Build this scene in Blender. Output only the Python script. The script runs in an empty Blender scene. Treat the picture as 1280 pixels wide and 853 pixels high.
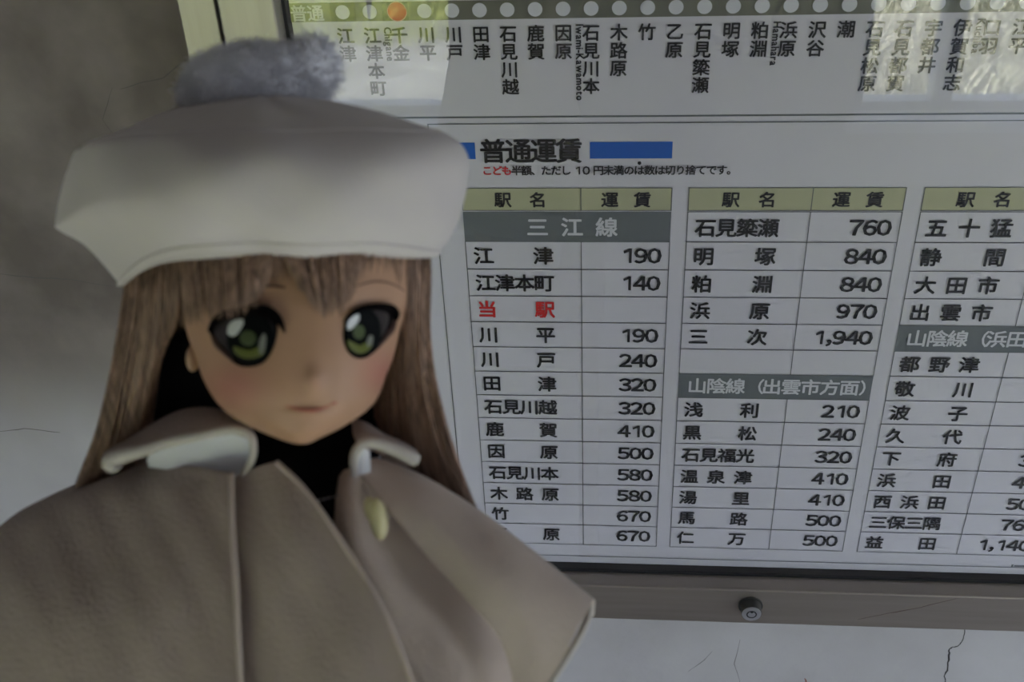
import bpy, bmesh, math, random
import numpy as np
from mathutils import Vector, Matrix
random.seed(7)
SC = bpy.context.scene
COL = SC.collection
# ------------------------------------------------------------ camera
CAM_M = np.array([[0.996181628551215, -0.010218817920074683, 0.08670489431033064],
                  [0.07698956845729386, 0.5711198566363549, -0.817248258306146],
                  [-0.04116757566105768, 0.8208030732861481, 0.5697258512637506]])
CAM_C = np.array([0.11271069139225495, -0.7559366988040864, 1.7825171430827695])
FPX = 1405.3632
cam_d = bpy.data.cameras.new('camera'); cam = bpy.data.objects.new('camera', cam_d); COL.objects.link(cam)
mw = Matrix.Identity(4)
for i in range(3):
    for j in range(3): mw[i][j] = CAM_M[i][j]
    mw[i][3] = CAM_C[i]
cam.matrix_world = mw
cam_d.sensor_width = 36; cam_d.lens = FPX*36/1280
cam_d.clip_start = .02
cam_d.dof.use_dof = True; cam_d.dof.focus_distance = .90; cam_d.dof.aperture_fstop = 13
SC.camera = cam
# ------------------------------------------------------------ daylight and exposure
w = bpy.data.worlds.new('sky'); SC.world = w; w.use_nodes = True
nt = w.node_tree; nt.nodes.clear()
wo = nt.nodes.new('ShaderNodeOutputWorld'); bg = nt.nodes.new('ShaderNodeBackground')
tc = nt.nodes.new('ShaderNodeTexCoord'); sx = nt.nodes.new('ShaderNodeSeparateXYZ'); cr = nt.nodes.new('ShaderNodeValToRGB')
nt.links.new(tc.outputs['Generated'], sx.inputs[0]); nt.links.new(sx.outputs['Z'], cr.inputs[0])
cr.color_ramp.elements[0].position = 0; cr.color_ramp.elements[0].color = (.76, .85, 1, 1)
cr.color_ramp.elements[1].position = .9; cr.color_ramp.elements[1].color = (.52, .68, 1, 1)
nt.links.new(cr.outputs[0], bg.inputs[0]); bg.inputs[1].default_value = 3.6
nt.links.new(bg.outputs[0], wo.inputs[0])
SC.view_settings.view_transform = 'Standard'; SC.view_settings.look = 'None'
SC.view_settings.gamma = 1; SC.view_settings.use_curve_mapping = False
SC.view_settings.exposure = .34
sun_d = bpy.data.lights.new('sun', 'SUN'); sun_d.energy = 30; sun_d.angle = math.radians(1.5); sun_d.color = (1, .97, .93)
sun = bpy.data.objects.new('sun', sun_d); COL.objects.link(sun); sun.location = (0, 4, 7)
sun.rotation_euler = Vector((.18, -1, -2.7)).to_track_quat('-Z', 'Y').to_euler()
SC.cycles.use_denoising = True

# ------------------------------------------------------------ helpers
def ray(px, py):
    return CAM_M @ np.array([(px-640)/FPX, -(py-426.5)/FPX, -1.0])
def L(px, py, dep):          # sketch position + depth in cm behind the head's middle -> a point of the doll
    return CAM_C + ray(px, py)*(.40+dep/100)
def on_wall(px, py, Y):
    d = ray(px, py); return CAM_C + d*((Y-CAM_C[1])/d[1])

def mat(name, col, rough=.6, metal=0., bump=0., bscale=200., var=0., vscale=20., spec=.5, sheen=0., stretch=None, col2=None):
    m = bpy.data.materials.new(name); m.use_nodes = True
    t = m.node_tree; b = t.nodes['Principled BSDF']
    b.inputs['Base Color'].default_value = (*col, 1); b.inputs['Roughness'].default_value = rough
    b.inputs['Metallic'].default_value = metal; b.inputs['Specular IOR Level'].default_value = spec
    if sheen: b.inputs['Sheen Weight'].default_value = sheen
    co = t.nodes.new('ShaderNodeTexCoord'); mp = t.nodes.new('ShaderNodeMapping')
    t.links.new(co.outputs['Object'], mp.inputs[0])
    if stretch: mp.inputs['Scale'].default_value = stretch
    if var:
        n = t.nodes.new('ShaderNodeTexNoise'); n.inputs['Scale'].default_value = vscale; n.inputs['Detail'].default_value = 6
        t.links.new(mp.outputs[0], n.inputs['Vector'])
        r = t.nodes.new('ShaderNodeValToRGB'); r.color_ramp.elements[0].position = .3; r.color_ramp.elements[1].position = .7
        c2 = col2 or tuple(min(1, c*(1+var)) for c in col)
        r.color_ramp.elements[0].color = (*[c*(1-var) for c in col], 1) if not col2 else (*col, 1)
        r.color_ramp.elements[1].color = (*c2, 1)
        t.links.new(n.outputs[0], r.inputs[0]); t.links.new(r.outputs[0], b.inputs['Base Color'])
    if bump:
        n2 = t.nodes.new('ShaderNodeTexNoise'); n2.inputs['Scale'].default_value = bscale; n2.inputs['Detail'].default_value = 4
        t.links.new(mp.outputs[0], n2.inputs['Vector'])
        bp = t.nodes.new('ShaderNodeBump'); bp.inputs['Strength'].default_value = bump; bp.inputs['Distance'].default_value = .002
        t.links.new(n2.outputs[0], bp.inputs['Height']); t.links.new(bp.outputs[0], b.inputs['Normal'])
    return m

def glass_mat(name, gain=2.0, tint=(1, 1, 1)):
    m = bpy.data.materials.new(name); m.use_nodes = True; t = m.node_tree; t.nodes.clear()
    o = t.nodes.new('ShaderNodeOutputMaterial'); mx = t.nodes.new('ShaderNodeMixShader')
    tr = t.nodes.new('ShaderNodeBsdfTransparent'); tr.inputs[0].default_value = (*tint, 1)
    gl = t.nodes.new('ShaderNodeBsdfGlossy'); gl.inputs['Roughness'].default_value = .012
    fr = t.nodes.new('ShaderNodeFresnel'); fr.inputs[0].default_value = 1.5
    ge = t.nodes.new('ShaderNodeNewGeometry'); inv = t.nodes.new('ShaderNodeMath'); inv.operation = 'SUBTRACT'; inv.inputs[0].default_value = 1
    t.links.new(ge.outputs['Backfacing'], inv.inputs[1])
    a = t.nodes.new('ShaderNodeMath'); a.operation = 'MULTIPLY'; a.inputs[1].default_value = gain
    b = t.nodes.new('ShaderNodeMath'); b.operation = 'MULTIPLY'; b.use_clamp = True
    t.links.new(fr.outputs[0], a.inputs[0]); t.links.new(a.outputs[0], b.inputs[0]); t.links.new(inv.outputs[0], b.inputs[1])
    t.links.new(b.outputs[0], mx.inputs[0]); t.links.new(tr.outputs[0], mx.inputs[1]); t.links.new(gl.outputs[0], mx.inputs[2])
    t.links.new(mx.outputs[0], o.inputs[0]); return m

def link(name, verts, faces, m, parent=None, smooth=False, mats=None, midx=None):
    me = bpy.data.meshes.new(name)
    org = np.array(ORG.get(parent.name, (0, 0, 0))) if parent else np.zeros(3)
    me.from_pydata([tuple(np.array(v)-org) for v in verts], [], faces)
    me.validate()
    for mm in (mats or [m]): me.materials.append(mm)
    if midx is not None: me.polygons.foreach_set('material_index', midx)
    if smooth: me.polygons.foreach_set('use_smooth', [True]*len(me.polygons))
    me.update()
    o = bpy.data.objects.new(name, me); COL.objects.link(o)
    if parent: o.parent = parent; ORG[o.name] = tuple(org)
    return o
ORG = {}
def thing(name, label, cat, loc, group=None):
    o = bpy.data.objects.new(name, None); COL.objects.link(o); o.location = loc; ORG[o.name] = tuple(loc)
    o['label'] = label; o['category'] = cat; o.empty_display_size = .05
    if group: o['group'] = group
    return o
def struct(o): o['kind'] = 'structure'; return o

class MB:
    def __init__(s): s.v = []; s.f = []
    def add(s, v, f):
        n = len(s.v); s.v += [tuple(x) for x in v]; s.f += [tuple(i+n for i in q) for q in f]; return s
    def box(s, x0, x1, y0, y1, z0, z1):
        v = [(x, y, z) for x in (x0, x1) for y in (y0, y1) for z in (z0, z1)]
        return s.add(v, [(0, 1, 3, 2), (4, 6, 7, 5), (0, 4, 5, 1), (2, 3, 7, 6), (0, 2, 6, 4), (1, 5, 7, 3)])
    def tube(s, pts, rad, n=8, cap=True, flat=1.0, ref=(0, 1, 0)):
        pts = [np.array(p, float) for p in pts]; k = len(pts); vs = []; fs = []
        for i, p in enumerate(pts):
            t = pts[min(i+1, k-1)]-pts[max(i-1, 0)]; t = t/(np.linalg.norm(t)+1e-12)
            a = np.cross(t, np.array(ref, float)); 
            if np.linalg.norm(a) < 1e-4: a = np.cross(t, np.array([1., 0, 0]))
            a /= np.linalg.norm(a); b = np.cross(t, a)
            r = rad[i] if hasattr(rad, '__len__') else rad
            for j in range(n):
                q = 2*math.pi*j/n; vs.append(p+a*math.cos(q)*r+b*math.sin(q)*r*flat)
        for i in range(k-1):
            for j in range(n): fs.append((i*n+j, i*n+(j+1) % n, (i+1)*n+(j+1) % n, (i+1)*n+j))
        if cap: fs.append(tuple(range(n-1, -1, -1))); fs.append(tuple((k-1)*n+j for j in range(n)))
        return s.add(vs, fs)
    def ball(s, c, ax, n=16, m=10):   # ax: three axis vectors
        c = np.array(c); vs = [c+ax[2]]; fs = []
        for i in range(1, m):
            th = math.pi*i/m
            for j in range(n):
                ph = 2*math.pi*j/n
                vs.append(c+ax[0]*math.sin(th)*math.cos(ph)+ax[1]*math.sin(th)*math.sin(ph)+ax[2]*math.cos(th))
        vs.append(c-ax[2])
        for j in range(n):
            fs.append((0, 1+j, 1+(j+1) % n)); e = len(vs)-1; b = 1+(m-2)*n; fs.append((e, b+(j+1) % n, b+j))
        for i in range(m-2):
            for j in range(n):
                a = 1+i*n; fs.append((a+j, a+n+j, a+n+(j+1) % n, a+(j+1) % n))
        return s.add(vs, fs)
    def build(s, name, m, parent=None, smooth=False): return link(name, s.v, s.f, m, parent, smooth)
def box(name, m, parent, *a, bevel=0.):
    o = MB().box(*a).build(name, m, parent)
    if bevel:
        b = o.modifiers.new('b', 'BEVEL'); b.width = bevel; b.segments = 2
    return o

def catmull(P, k):           # rows of points -> smoothed, k steps per span
    P = np.array(P, float); n = len(P); out = []
    for i in range(n-1):
        p0 = P[i-1] if i > 0 else 2*P[0]-P[1]; p1 = P[i]; p2 = P[i+1]; p3 = P[i+2] if i+2 < n else 2*P[-1]-P[-2]
        for j in range(k):
            t = j/k
            out.append(.5*((2*p1)+(-p0+p2)*t+(2*p0-5*p1+4*p2-p3)*t*t+(-p0+3*p1-3*p2+p3)*t**3))
    out.append(P[-1]); return np.array(out)
def cloth(name, grid, m, parent, k=8, thick=.0012, mode='L', wob=0.0, extra=None):
    G = np.array(grid, float)                    # rows x cols x 3 (px,py,depth)
    G = catmull(G, k); G = np.swapaxes(catmull(np.swapaxes(G, 0, 1), k), 0, 1)
    R, Cc = G.shape[:2]
    vs = []
    for i in range(R):
        for j in range(Cc):
            x, y, d = G[i, j]
            if wob: d += wob*(math.sin(x*.045+y*.02)+.6*math.sin(x*.1-y*.05+1.3))
            if extra: d += extra(x, y)
            vs.append(L(x, y, d))
    fs = [(i*Cc+j, i*Cc+j+1, (i+1)*Cc+j+1, (i+1)*Cc+j) for i in range(R-1) for j in range(Cc-1)]
    o = link(name, vs, fs, m, parent, True)
    if thick:
        s = o.modifiers.new('t', 'SOLIDIFY'); s.thickness = thick; s.offset = 0
        b = o.modifiers.new('b', 'BEVEL'); b.width = thick*.4; b.segments = 2; b.limit_method = 'ANGLE'; b.angle_limit = math.radians(50)
    return o

# ------------------------------------------------------------ materials
M_plaster = mat('plaster', (.44, .415, .40), .9, bump=.35, bscale=60, var=.2, vscale=5, col2=(.60, .58, .56), spec=.2)
M_plaster_in = mat('plaster_room', (.47, .44, .42), .9, bump=.2, bscale=60, spec=.2)
M_floor = mat('concrete_floor', (.39, .355, .335), .8, bump=.3, bscale=40, var=.15, vscale=8)
M_ceil = mat('ceiling_paint', (.40, .37, .34), .9)
M_alu = mat('satin_bronze_frame', (.34, .315, .265), .42, .75, bump=.03, bscale=400, var=.06, vscale=30, stretch=(6, 1, .3))
M_alu2 = mat('satin_rail', (.32, .275, .24), .42, .75, bump=.03, bscale=400, var=.08, vscale=20, stretch=(.3, 1, 6))
M_dark = mat('black_gasket', (.012, .012, .012), .6)
M_darkline = mat('dark_line', (.035, .03, .027), .8)
M_paper = mat('printed_paper', (.64, .62, .655), .55, var=.03, vscale=6, spec=.3)
M_paper2 = mat('printed_paper_upper', (.64, .62, .655), .5, var=.03, vscale=6, spec=.3)
M_ink = mat('black_ink', (.016, .017, .018), .6, spec=.3)
M_line = mat('grey_rule_ink', (.13, .14, .14), .6, spec=.3)
M_red = mat('red_ink', (.62, .03, .03), .6, spec=.3)
M_blue = mat('blue_ink', (.012, .11, .46), .6, spec=.3)
M_green = mat('olive_header_ink', (.46, .455, .29), .6, spec=.3)
M_band = mat('slate_band_ink', (.14, .155, .16), .6, spec=.3)
M_band2 = mat('olive_grey_band_ink', (.16, .16, .125), .6, spec=.3)
M_sq = mat('dark_square_ink', (.06, .06, .055), .6, spec=.3)
M_white = mat('white_ink', (.66, .66, .68), .6, spec=.3)
M_glass = glass_mat('case_glass', 2.0)
M_pane = glass_mat('window_glass', 1.0)
M_chrome = mat('lock_steel', (.62, .62, .62), .28, .9, bump=.05, bscale=900)
M_lockd = mat('lock_dark_metal', (.08, .08, .075), .4, .6)
M_hat = mat('cream_wool_felt', (.60, .555, .52), .95, bump=.15, bscale=900, var=.03, vscale=30, spec=.1, sheen=.3)
M_pom = mat('white_fluff', (.86, .86, .89), .95, spec=.1, sheen=1.0, bump=.6, bscale=300)
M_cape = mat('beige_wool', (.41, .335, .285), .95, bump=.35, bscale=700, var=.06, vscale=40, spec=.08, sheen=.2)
M_cape_lit = mat('beige_wool_lit', (.58, .485, .41), .95, bump=.35, bscale=700, var=.06, vscale=40, spec=.08, sheen=.2)  # same beige wool, lightened where light falls from the right
M_trim = mat('pale_edge_binding', (.56, .52, .46), .9, bump=.3, bscale=600, spec=.1)
M_lining = mat('lilac_grey_lining', (.72, .72, .76), .6, bump=.3, bscale=90, spec=.3)
M_black = mat('black_jersey', (.006, .006, .007), .9, spec=.1)
M_stitch = mat('silver_thread', (.30, .30, .32), .4, .3)
M_toggle = mat('ivory_toggle', (.66, .60, .33), .35)
M_slit = mat('dark_slit', (.012, .013, .02), .9)
M_hair = mat('ash_brown_hair', (.14, .088, .058), .42, var=.5, vscale=9, stretch=(60, 60, 2), col2=(.46, .29, .20), spec=.5)
M_hairb = mat('hair_underlayer', (.085, .055, .037), .6, spec=.3)
M_shoe = mat('brown_leather', (.06, .03, .02), .35)
M_skinp = mat('vinyl_skin', (.56, .37, .24), .5, spec=.35)
M_wood = mat('stand_wood', (.23, .13, .07), .5, var=.25, vscale=6, stretch=(1, 1, 12))
M_leaf = mat('leaf', (.16, .26, .05), .5, var=.5, vscale=3, col2=(.42, .52, .16))
M_leaf2 = mat('pale_grass', (.62, .62, .48), .6, var=.3, vscale=3)
M_leaf3 = mat('yellow_green_grass', (.46, .52, .14), .6, var=.3, vscale=3)
M_soil = mat('pale_gravel', (.20, .205, .19), .9, bump=.5, bscale=30, var=.4, vscale=6)
M_wframe = mat('window_frame_paint', (.55, .58, .66), .45)
M_conc = mat('pale_concrete', (.50, .52, .49), .9, var=.12, vscale=5)
M_eyew = mat('eye_white_shaded', (.035, .028, .028), .5, spec=.15)  # shade in the eye opening put into the colour of the whites
M_iris = mat('dark_iris', (.004, .005, .005), .6, spec=.05)
M_olive = mat('olive_iris', (.125, .145, .022), .3)
M_olive2 = mat('green_pupil', (.06, .085, .025), .3)
M_glint = mat('painted_glint', (.55, .57, .54), .2)  # eye highlight painted as a pale patch
M_glint2 = mat('soft_glint', (.24, .25, .22), .2)  # weaker eye highlight, painted too
M_lash = mat('lash_black', (.004, .003, .003), .9, spec=.04)
M_lash2 = mat('lash_brown', (.06, .025, .015), .6)
M_brow = mat('brow_paint', (.10, .045, .03), .7)
M_lip = mat('lip_paint', (.42, .11, .07), .5)
# face: vinyl skin with painted blush read from a colour attribute
M_face = mat('painted_vinyl_face', (.66, .46, .33), .5, spec=.35)
_t = M_face.node_tree; _a = _t.nodes.new('ShaderNodeVertexColor'); _a.layer_name = 'paint'
_t.links.new(_a.outputs[0], _t.nodes['Principled BSDF'].inputs['Base Color'])

# the carrying wall: darker brown towards the top, paler below, with a soft uneven edge
_t = M_plaster.node_tree; _b = _t.nodes['Principled BSDF']; _src = _b.inputs['Base Color'].links[0].from_socket
_co = _t.nodes.new('ShaderNodeTexCoord'); _sx = _t.nodes.new('ShaderNodeSeparateXYZ'); _t.links.new(_co.outputs['Object'], _sx.inputs[0])
_n = _t.nodes.new('ShaderNodeTexNoise'); _n.inputs['Scale'].default_value = 7; _n.inputs['Detail'].default_value = 7; _t.links.new(_co.outputs['Object'], _n.inputs['Vector'])
_m = _t.nodes.new('ShaderNodeMath'); _m.operation = 'MULTIPLY_ADD'; _m.inputs[1].default_value = .16; _t.links.new(_n.outputs[0], _m.inputs[0]); _t.links.new(_sx.outputs['Z'], _m.inputs[2])
_r = _t.nodes.new('ShaderNodeMapRange'); _r.interpolation_type = 'SMOOTHSTEP'; _r.inputs['From Min'].default_value = 1.15; _r.inputs['From Max'].default_value = 1.34; _t.links.new(_m.outputs[0], _r.inputs[0])
_n2 = _t.nodes.new('ShaderNodeTexNoise'); _n2.inputs['Scale'].default_value = 14; _n2.inputs['Detail'].default_value = 8; _t.links.new(_co.outputs['Object'], _n2.inputs['Vector'])
_c = _t.nodes.new('ShaderNodeValToRGB'); _c.color_ramp.elements[0].position = .35; _c.color_ramp.elements[1].position = .68
_c.color_ramp.elements[0].color = (.165, .138, .122, 1); _c.color_ramp.elements[1].color = (.27, .23, .205, 1); _t.links.new(_n2.outputs[0], _c.inputs[0])
_x = _t.nodes.new('ShaderNodeMix'); _x.data_type = 'RGBA'; _t.links.new(_r.outputs[0], _x.inputs['Factor']); _t.links.new(_src, _x.inputs['A']); _t.links.new(_c.outputs[0], _x.inputs['B'])
_t.links.new(_x.outputs['Result'], _b.inputs['Base Color'])

# ------------------------------------------------------------ the room
WY = .020                                     # face of the wall that carries the case
X0, X1, YF, ZC = -1.5, 2.1, -1.70, 2.35
wall_back = struct(box('wall_back', M_plaster, None, X0-.1, X1+.1, WY, WY+.15, -.05, ZC+.05))
floor = struct(box('floor', M_floor, None, X0, X1, YF, WY, -.05, 0))
ceiling = struct(box('ceiling', M_ceil, None, X0, X1, YF-.55, WY, ZC, ZC+.08))
struct(box('wall_left', M_plaster_in, None, X0-.1, X0, YF, WY, 0, ZC))
wr = MB(); wr.box(X1, X1+.1, YF, -1.5, 0, ZC); wr.box(X1, X1+.1, -.75, WY, 0, ZC); wr.box(X1, X1+.1, -1.5, -.75, 2.0, ZC); struct(wr.build('wall_right', M_plaster_in))  # door opening added to let in side light from the right
# front wall with two window openings: A and B
SILL, TOP = .715, 1.50  # unseen window heads set low to hold light off the doll's face
WA = (-1.42, -.155); WB = (.66, 1.75)
f = MB()
f.box(X0-.1, X1+.1, YF-.12, YF, 0, SILL-.03); f.box(X0-.1, X1+.1, YF-.12, YF, TOP, ZC)
for a, b in ((X0-.1, WA[0]), (WA[1], WB[0]), (WB[1], X1+.1)): f.box(a, b, YF-.12, YF, SILL-.03, TOP)
struct(f.build('wall_front', M_plaster_in))
def window(n, a, b, mull):
    w = struct(bpy.data.objects.new('window_%d' % n, None)); COL.objects.link(w); w.location = ((a+b)/2, YF, SILL); ORG[w.name] = tuple(w.location)
    fr = MB(); t = .022
    fr.box(a, b, YF-.08, YF-.04, TOP-t, TOP); fr.box(a, b, YF-.08, YF-.04, SILL-.005, SILL+.018)
    fr.box(a, a+t, YF-.08, YF-.04, SILL, TOP); fr.box(b-t, b, YF-.08, YF-.04, SILL, TOP)
    fr.build('window_frame', M_wframe, w)
    for mx in mull:
        box('mullion', M_wframe, w, mx-.022, mx+.022, YF-.085, YF-.035, SILL, TOP)
    box('window_sill', mat('sill_paint', (.75, .77, .82), .3), w, a-.02, b+.02, YF-.12, YF+.03, SILL-.03, SILL-.004, bevel=.003)
    e = [a]+list(mull)+[b]
    for i in range(len(e)-1):
        box('pane', M_pane, w, e[i]+.02, e[i+1]-.02, YF-.062, YF-.058, SILL+.015, TOP-.02)
window(1, WA[0], WA[1], (-.75,)); window(2, WB[0], WB[1], (.857, 1.3))

# cracks in the plaster: fine open joints
def crack(pts, wd, Y=WY, m=M_darkline, name='crack', parent=None, label=None):
    P = [on_wall(x, y, Y) for x, y in pts]
    Q = []
    for i in range(len(P)-1):
        for j in range(4):
            t = j/4; q = P[i]*(1-t)+P[i+1]*t
            q = q+np.array([random.uniform(-1, 1), 0, random.uniform(-1, 1)])*wd*.7; Q.append(q)
    Q.append(P[-1]); b = MB(); n = len(Q)
    b.tube(Q, [wd*(.35+.65*math.sin(math.pi*(i+.6)/(n+.2)))*random.uniform(.6, 1.1) for i in range(n)], 5, flat=.25)
    o = b.build(name, m, parent)
    if label: o['label'] = label
    return o
M_crackf = mat('faint_crack', (.13, .115, .105), .9)
crack([(1206, 786), (1205, 799), (1200, 806), (1193, 809), (1187, 811), (1186, 822), (1184, 836), (1181, 846), (1181, 860), (1175, 900)], .0011, parent=wall_back)
crack([(150, 112), (180, 103), (205, 97), (222, 82), (238, 72)], .0006, m=M_crackf, parent=wall_back)
crack([(0, 343), (40, 347), (90, 350), (140, 358)], .0006, m=M_crackf, parent=wall_back)
crack([(140, 110), (128, 150), (150, 180)], .0004, m=M_crackf, parent=wall_back)
crack([(0, 540), (30, 536), (75, 541)], .0006, m=M_crackf, parent=wall_back)
crack([(925, 800), (918, 830), (925, 853)], .0004, m=M_crackf, parent=wall_back)
crack([(860, 840), (880, 826), (890, 815)], .0004, m=M_crackf, parent=wall_back)
crack([(1006, 848), (1008, 856)], .0008, m=mat('rust_mark', (.25, .07, .03), .8), parent=wall_back)

# ------------------------------------------------------------ the notice case
RS, UU, Z0 = .025, .019986, 1.35            # row height, column unit, height of the first rule
def bx(u): return u*UU
def bz(v): return Z0-v*RS
XL, XR = -.1128, .62                        # inner opening
ZB, ZT = .9985, 1.70
DF = -.027                                  # face of the door frame
case = thing('notice_case', 'wall-mounted glazed notice case with satin metal frame holding the fare sheets', 'notice case', (.25, WY, ZB))
box('back_panel', M_conc, case, XL-.03, XR+.03, .004, WY, ZB-.03, ZT+.03)
for q in ((XL-.0725, XL-.0455, -.012, WY, ZB-.036, ZT+.075), (XR+.0455, XR+.0725, -.012, WY, ZB-.036, ZT+.075), (XL-.0455, XR+.0455, -.012, WY, ZT+.048, ZT+.075)):
    box('outer_frame', M_alu, case, *q, bevel=.0012)
for q in ((XL-.0455, XL-.039, -.002, WY, ZB-.04, ZT+.04), (XR+.039, XR+.0455, -.002, WY, ZB-.04, ZT+.04), (XL-.0455, XR+.0455, -.002, WY, ZT+.04, ZT+.048)):
    box('gap_seal', M_dark, case, *q)
for a_, b_ in ((XL-.039, XL), (XR, XR+.039)): box('door_stile', M_alu, case, a_, b_, DF, .004, ZB-.0455, ZT+.04, bevel=.0015)
q = MB(); q.box(XL-.0005, XR+.0005, DF, .004, ZB-.0455, ZB); orl = q.build('door_rail', M_alu2, case); bv = orl.modifiers.new('b', 'BEVEL'); bv.width = .0018; bv.segments = 3
orl['label'] = 'lower rail of the case door with a long scratch'
q = MB(); q.box(XL-.0005, XR+.0005, DF, .004, ZT, ZT+.04); q.build('door_rail', M_alu2, case)
for q in ((XL, XR, -.010, .002, ZB, ZB+.0022), (XL, XL+.0022, -.010, .002, ZB+.0022, ZT), (XR-.0022, XR, -.010, .002, ZB+.0022, ZT)):
    box('glazing_gasket', M_dark, case, *q)
box('glass_pane', M_glass, case, XL+.0005, XR-.0005, -.0088, -.0062, ZB+.0005, ZT-.0005)
sl = MB(); sl.box(XL-.0765, XL-.0725, .012, WY, ZB-.04, ZT+.08); sl.build('dark_strip', M_darkline, case)  # dark strip on the wall along the frame's outer edge
crack([(1072, 775), (1110, 767), (1150, 760), (1198, 748)], .0005, Y=DF, m=mat('scratch', (.10, .05, .04), .7), name='scratch', parent=case)
# lock: round body standing proud of the rail with a tubular key face
lc = on_wall(938, 757, DF); lx, lz = lc[0], ZB-.020
lk = MB()
def disc(b, x, z, y0, y1, r, n=32, r1=None):
    vs = [(x+math.cos(2*math.pi*i/n)*r, y0, z+math.sin(2*math.pi*i/n)*r) for i in range(n)]
    rr = r if r1 is None else r1
    vs += [(x+math.cos(2*math.pi*i/n)*rr, y1, z+math.sin(2*math.pi*i/n)*rr) for i in range(n)]
    b.add(vs, [(i, (i+1) % n, n+(i+1) % n, n+i) for i in range(n)]+[tuple(range(n-1, -1, -1)), tuple(range(n, 2*n))])
disc(lk, lx, lz, DF+.001, DF-.0015, .0112); disc(lk, lx, lz, DF-.001, DF-.0105, .0098, r1=.0092)
lock = lk.build('lock', M_lockd, case); lock['label'] = 'round tubular key lock on the lower rail'
lf = MB(); disc(lf, lx, lz, DF-.010, DF-.0112, .0090, r1=.0086); lf.build('lock_face', M_chrome, lock)
kr = MB(); n = 28
for r0, r1 in ((.0036, .0048),):
    vs = [(lx+math.cos(2*math.pi*i/n)*r, DF-.0115, lz+math.sin(2*math.pi*i/n)*r) for r in (r0, r1) for i in range(n)]
    kr.add(vs, [(i, (i+1) % n, n+(i+1) % n, n+i) for i in range(n)])
disc(kr, lx, lz+.0034, DF-.0113, DF-.0118, .0013, 12)
kr.build('keyway', M_dark, lock)

# ------------------------------------------------------------ lettering
_gl = {}
def glyph(ch, bold):
    key = (ch, round(bold, 4))
    if key in _gl: return _gl[key]
    if bold:                                  # heavier weight: the same outline laid over itself, slightly shifted
        v0, f0 = glyph(ch, 0); n = len(v0); V = []; F = []
        k = 6 if bold > .03 else 5
        for i in range(k):
            a = 2*math.pi*i/k+.4; V.append(v0+np.array([math.cos(a)*bold, math.sin(a)*bold, -i*.00003]))
            F += [tuple(j+i*n for j in f) for f in f0]
        _gl[key] = (np.concatenate(V) if n else v0, F); return _gl[key]
    cu = bpy.data.curves.new('g', 'FONT'); cu.body = ch; cu.size = 1; cu.resolution_u = 2; cu.fill_mode = 'FRONT'
    ob = bpy.data.objects.new('g', cu); COL.objects.link(ob)
    dg = bpy.context.evaluated_depsgraph_get(); me = bpy.data.meshes.new_from_object(ob.evaluated_get(dg))
    v = np.array([(x.co[0], x.co[1], 0.) for x in me.vertices]) if len(me.vertices) else np.zeros((0, 3))
    fc = [tuple(p.vertices) for p in me.polygons]
    bpy.data.objects.remove(ob); bpy.data.curves.remove(cu); bpy.data.meshes.remove(me)
    _gl[key] = (v, fc); return _gl[key]
_r = glyph('田', 0)[0][:, :2]; CJ_C = (_r.min(0)+_r.max(0))/2
_s0 = glyph('国', 0)[0][:, :2]; CJ_S = (_s0.max(0)-_s0.min(0)).max()/.92    # em size of the CJK glyphs
PY = -.0012                                   # print lies on the sheet
def cjk(b, ch, x, z, size, bold=.02, sx=1, rot=0):
    v, fc = glyph(ch, bold)
    if not len(v): return
    q = (v[:, :2]-CJ_C)/CJ_S*size; q[:, 0] *= sx; st = v[:, 2]
    if rot: q = np.stack([q[:, 1], -q[:, 0]], 1)
    b.add([(x+a, PY+e, z+c) for (a, c), e in zip(q, st)], fc)
FW = dict(zip('0123456789,', '０１２３４５６７８９，'))
_d = glyph(FW['0'], 0)[0]; DG_H = _d[:, 1].max()-_d[:, 1].min(); DG_Y = _d[:, 1].min(); DG_W = _d[:, 0].max()-_d[:, 0].min()
def one(bold):            # a flagged 1 without a foot
    h, w, t = DG_H, DG_W*.62, .085+bold
    x = w-t*1.0
    v = [(x, 0), (w, 0), (w, h), (x+.01, h), (0, h*.80), (.03, h*.68-bold*.5), (x, h*.80-bold*.3)]
    return np.array([(p, q+DG_Y, 0.) for p, q in v]), [(0, 1, 2, 3, 6), (3, 4, 5, 6)]
def digits(b, s, x, z, h, pitch, bold=.03, sx=1.0, align='r'):
    k = h/DG_H; adv = [pitch*.52 if c == ',' else pitch for c in s]; W = sum(adv); cur = x-W if align == 'r' else x
    for ch, ad in zip(s, adv):
        v, fc = one(bold) if ch == '1' else glyph(FW[ch], bold)
        w0, w1 = v[:, 0].min(), v[:, 0].max(); cx = (w0+w1)/2
        b.add([(cur+ad/2+(p-cx)*k*sx, PY+e, z+(q-DG_Y)*k) for p, q, e in v], fc); cur += ad
_h0 = glyph('H', 0)[0]; CAP = _h0[:, 1].max()
def roman(b, s, x, z, h, bold=.03, sx=1., track=.07):    # small Latin name turned a quarter turn, reading downwards
    k = h/CAP; cur = 0
    for ch in s:
        v, fc = glyph(ch, bold); w0, w1 = v[:, 0].min(), v[:, 0].max()
        b.add([(x+q*k, PY+e, z-(cur+p-w0)*k*sx) for p, q, e in v], fc); cur += w1-w0+track
def pr(name, m, parent, b): return b.build(name, m, parent)
def rect(b, u0, u1, v0, v1, Y=-.0008):
    b.add([(bx(u0), Y, bz(v0)), (bx(u1), Y, bz(v0)), (bx(u1), Y, bz(v1)), (bx(u0), Y, bz(v1))], [(0, 1, 2, 3)])
LW = .0006
def hline(b, u0, u1, v, w=LW, Y=-.0010):
    b.add([(bx(u0)-w/2, Y, bz(v)+w/2), (bx(u1)+w/2, Y, bz(v)+w/2), (bx(u1)+w/2, Y, bz(v)-w/2), (bx(u0)-w/2, Y, bz(v)-w/2)], [(0, 1, 2, 3)])
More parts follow.
